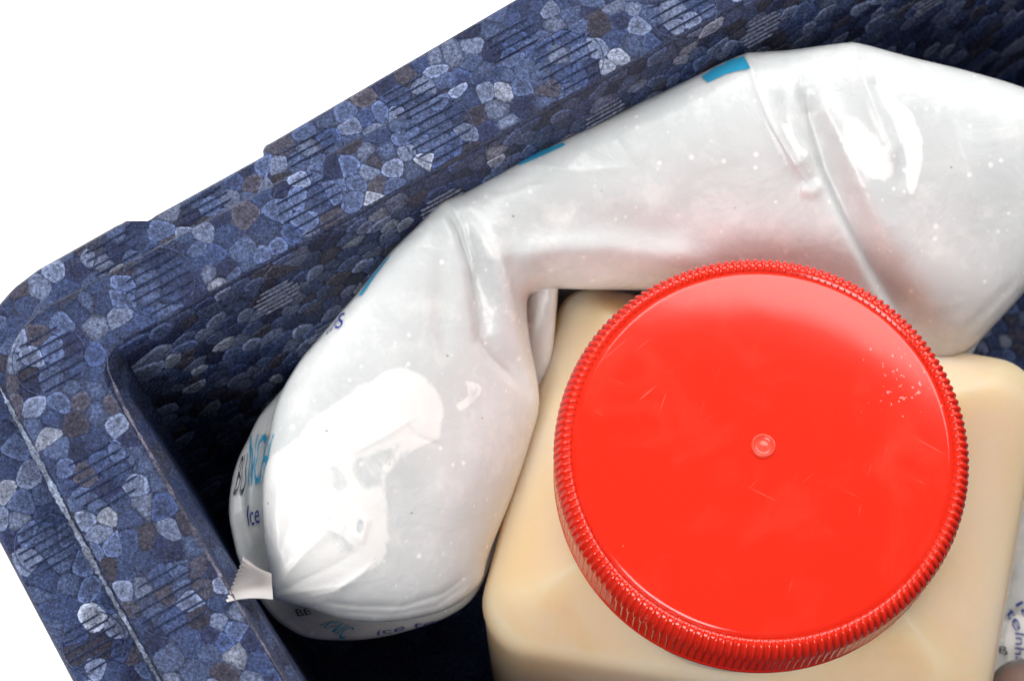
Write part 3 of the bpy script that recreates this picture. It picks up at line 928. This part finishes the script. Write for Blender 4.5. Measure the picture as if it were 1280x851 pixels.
# ---- crimped end seal with its saw-tooth edge
def seal_tab():
    nu, teeth = 22, 11
    nv = teeth * 4
    A0, A1 = np.array([341, 749.0]), np.array([339, 716.0])           # root edge (bottom, top)
    B0, B1 = np.array([281, 752.0]), np.array([304, 694.0])           # tip edge
    top_, f = [], []
    for i in range(nu + 1):
        u = i / nu
        for j in range(nv + 1):
            v = j / nv
            a = A0 + (A1 - A0) * v; b = B0 + (B1 - B0) * v
            tooth = abs((v * teeth) % 1 - .5) * 2
            p = a + (b - a) * (u - .055 * tooth * u ** 10)
            bow = math.sin(u * math.pi) * (6 * (1 - v) - 3)
            fold = .0030 * math.sin(v * 5.6 + 2.2 + u) * (.35 + .65 * u) + .0004 * math.sin(v * 13 + u * 2) * u
            zz = .2415 + u * .0235 + fold + .001 * math.sin(u * 5)
            top_.append(un(p[0], p[1] - bow, zz))
    n = len(top_); T = np.array(top_)
    Bt = T - np.array([0, 0, .0006])
    W_ = nv + 1
    for i in range(nu):
        for j in range(nv):
            a = i * W_ + j
            f.append((a, a + 1, a + W_ + 1, a + W_)); f.append((n + a, n + a + W_, n + a + W_ + 1, n + a + 1))
    for j in range(nv):
        a = nu * W_ + j; f.append((a, a + 1, n + a + 1, n + a))
    for i in range(nu):
        for e in (0, nv):
            a = i * W_ + e; f.append((a, a + W_, n + a + W_, n + a))
    return mesh('seal_tab', np.concatenate([T, Bt]) - np.array(bag.location), f)
link('seal_tab', seal_tab(), M_TAB, bag)

# ---- the pack underneath it and the one beside the jug
under = thing('ice_pack', 'white ice pack mostly hidden under the big bent one behind the jug', 'ice pack', tuple(un(900, 300, .12)), PACKS)
me, bvu = pillow([(560, 330), (640, 345), (700, 330), (760, 300), (900, 260), (1050, 230), (1160, 220), (1230, 300), (1228, 400), (1219, 436), (1190, 470), (1100, 500), (960, 470), (800, 430), (740, 420), (690, 430), (600, 440), (550, 400)], zplane([(640, 380, .172), (1200, 400, .160), (900, 250, .172)]), .5, .6, .022, (), (), 4, 'film', tuple(under.location), .5)
link('film', me, M_FILM, under)

side = thing('ice_pack', 'grey ice pack printed with navy lettering low beside the jug', 'ice pack', tuple(un(1300, 760, .07)), PACKS)
zs_ = zplane([(1250, 700, .116), (1250, 860, .112), (1400, 760, .120)])
me, bvs_ = pillow([(1228, 880), (1236, 800), (1246, 740), (1256, 690), (1268, 640), (1290, 580), (1330, 560), (1400, 580), (1440, 680), (1440, 800), (1400, 880), (1300, 910)], zs_, .42, .6, .022, [('s', [(1250, 775), (1270, 768), (1300, 770)], -1.5, 6, 6), ('s', [(1262, 720), (1290, 690), (1330, 660)], 1.5, 8, 8)], [([(1256, 800), (1266, 770), (1285, 762), (1300, 775), (1300, 830), (1264, 838)], .7, 6)], 3, 'film', tuple(side.location), .5)
link('film', me, M_FILM, side)
lay_text('te', [(1256, 764), (1271, 790), (1279, 784), (1264, 758)], [bvs_], M_NAVY, side)
lay_text('Inha', [(1269, 791), (1269, 830), (1281, 830), (1281, 791)], [bvs_], M_NAVY, side)
lay_text('le', [(1270, 756), (1284, 776), (1292, 768), (1278, 750)], [bvs_], M_NAVY, side)
lay_text('B', [(1250, 816), (1261, 818), (1259, 806), (1250, 808)], [bvs_], M_DARK, side)

# ---- small clear capsule with an orange core, cut off by the frame's corner
def dome(r, hgt, n=40, m=14):
    v, f = [], []
    for i in range(m + 1):
        a = i / m * math.pi / 2
        for j in range(n): v.append((r * math.cos(a) * math.cos(2 * math.pi * j / n), r * math.cos(a) * math.sin(2 * math.pi * j / n), hgt * math.sin(a)))
    for i in range(m):
        for j in range(n): f.append((i * n + j, i * n + (j + 1) % n, (i + 1) * n + (j + 1) % n, (i + 1) * n + j))
    f.append([j for j in range(n)][::-1])
    return mesh('dome', v, f)
cp = un(1278, 866, .126)
cap = thing('capsule', 'clear plastic dome over an orange core on the grey ice pack', 'capsule', tuple(cp))
k = NT('clear_film'); k.b.inputs['Base Color'].default_value = (.36, .33, .31, 1); k.b.inputs['Roughness'].default_value = .15
k.b.inputs['Transmission Weight'].default_value = .6; k.b.inputs['IOR'].default_value = 1.15
k.l(k.bump(k.noise(k.geo(), 160, 2), .4, .001), k.b.inputs['Normal'])
link('clear_dome', dome(.0105, .013), k.m, cap)
link('core', dome(.0072, .0045), mat_plain('orange_core', (.75, .22, .10), .4), cap)

# ------------------------------------------------------------------ jug
jug = thing('jug', 'square shouldered milky jug of tan liquid with wide ribbed red lid', 'jug', (0, 0, Z_FLOOR + .0008))
jl = np.array(jug.location)
ZS = .195
QC = [w2(706, 351, ZS), w2(1312, 457, ZS), w2(1232, 916, ZS), w2(586, 803, ZS)]
AX = np.array([0.0, 0.0])
def jloop(t_shrink, inset, z, R, n=10):
    """shoulder corners drawn towards the neck axis by t_shrink, then offset inwards"""
    c = [AX + (q - AX) * (1 - t_shrink) for q in QC]
    m_ = sum(c) / 4
    c2 = []
    for i in range(4):
        a, b, d_ = c[i - 1], c[i], c[(i + 1) % 4]
        u_ = (a - b) / np.linalg.norm(a - b); v_ = (d_ - b) / np.linalg.norm(d_ - b)
        c2.append(b + (u_ + v_) * inset)
    L = rounded(c2, [R * q for q in (.66, .88, 1, 1)], n)
    return np.concatenate([L, np.full((len(L), 1), z)], 1)
loops = [jloop(0, .010, jl[2], .010), jloop(0, .004, jl[2] + .003, .014), jloop(0, .0018, jl[2] + .012, .015),
         jloop(0, .0012, .12, .0155), jloop(0, .0004, .18, .0155), jloop(0, 0, .190, .0155), jloop(0, .0003, .1938, .0155), jloop(0, .0011, .1966, .0152), jloop(0, .0024, .1987, .0148), jloop(0, .0044, .2005, .0140)]
for i in range(1, 11):
    t = i / 10
    loops.append(jloop(.47 * t, .0044 + .001 * t, .2005 + .0325 * t ** .95, .0132 * (1 - t) ** 4 + .0008))
V_ = np.concatenate(loops); nl = len(loops[0])
F_ = []
for j in range(len(loops) - 1):
    for i in range(nl): F_.append((j * nl + i, j * nl + (i + 1) % nl, (j + 1) * nl + (i + 1) % nl, (j + 1) * nl + i))
F_.append(tuple(range(nl))[::-1]); F_.append(tuple((len(loops) - 1) * nl + i for i in range(nl)))
jb = mesh('bottle', V_ - jl, F_)
bm = bmesh.new(); bm.from_mesh(jb); bmesh.ops.recalc_face_normals(bm, faces=bm.faces[:]); bm.to_mesh(jb); bm.free()
link('bottle', jb, M_JUG, jug)

def lathe(prof, n, name):
    v, f = [], []
    for r, z in prof:
        for j in range(n): v.append((r * math.cos(2 * math.pi * j / n), r * math.sin(2 * math.pi * j / n), z))
    for i in range(len(prof) - 1):
        for j in range(n): f.append((i * n + j, i * n + (j + 1) % n, (i + 1) * n + (j + 1) % n, (i + 1) * n + j))
    return mesh(name, v, f)
link('neck', lathe([(.0490, .170), (.0490, .240), (.045, .240)], 96, 'neck'), M_JUG, jug)
jug.children[-1].location = (0, 0, -jl[2])
ZT = .2500
prof = [(.0001, .0004), (.012, .0004), (.026, .0002), (.036, -.0001), (.042, -.0005), (.046, -.00088), (.0490, -.00120), (.0503, -.00134), (.0505, -.0019), (.0508, -.0019), (.0511, -.0012), (.0524, -.0012), (.0535, -.0021), (.0544, -.0037), (.0549, -.0060), (.0549, -.0227), (.0550, -.0232), (.0552, -.0238), (.0552, -.0248), (.0545, -.0252), (.0500, -.0252)]
lid = link('lid', lathe(prof, 340, 'lid'), M_LID, jug); lid.location = (.0009, .0011, ZT - jl[2])
def rib_mesh():
    path = [(.0507, -.0018, .30), (.0514, -.0011, .75), (.0528, -.0011, .9), (.0540, -.0022, .95), (.0549, -.0042, .95), (.0552, -.0070, .95), (.0552, -.0100, .85), (.0551, -.0114, .55), (.0551, -.0217, .52), (.0548, -.0230, .4)]
    v, f = [], []
    K = 6
    for i, (r, z, s) in enumerate(path):
        a = path[max(0, i - 1)]; b = path[min(len(path) - 1, i + 1)]
        tr, tz = b[0] - a[0], b[1] - a[1]; L = math.hypot(tr, tz); nr_, nz_ = -tz / L, tr / L
        if nr_ < 0 and nz_ < 0: nr_, nz_ = -nr_, -nz_
        nr_, nz_ = (nr_, nz_) if (nr_ + nz_) > 0 else (-nr_, -nz_)
        for k_ in range(K):
            an = math.pi * k_ / (K - 1)
            w_, h_ = math.cos(an) * .00066 * s, math.sin(an) * .00058 * s - .0002
            v.append((r + nr_ * h_, w_, z + nz_ * h_))
    for i in range(len(path) - 1):
        for k_ in range(K - 1): f.append((i * K + k_, i * K + k_ + 1, (i + 1) * K + k_ + 1, (i + 1) * K + k_))
    return mesh('rib', v, f)
rm = rib_mesh(); NR = 168
for i in range(NR):
    o = link('rib', rm, M_LID, lid); o.rotation_euler = (0, 0, 2 * math.pi * i / NR)
# moulding mark at the middle of the lid: a raised ring round a sunk dimple
gm = lathe([(.0034, -.0001), (.0032, .0006), (.0029, .0009), (.0026, .0006), (.0022, .0001), (.0016, .00005), (.0010, .0001), (.0005, .00035), (.00001, .00045)], 48, 'gate_mark')
g = link('gate_mark', gm, mat_plain('pale_red', (.86, .075, .045), .25), lid); g.location = (0, .0005, .0004)  # slightly paler red than the lid
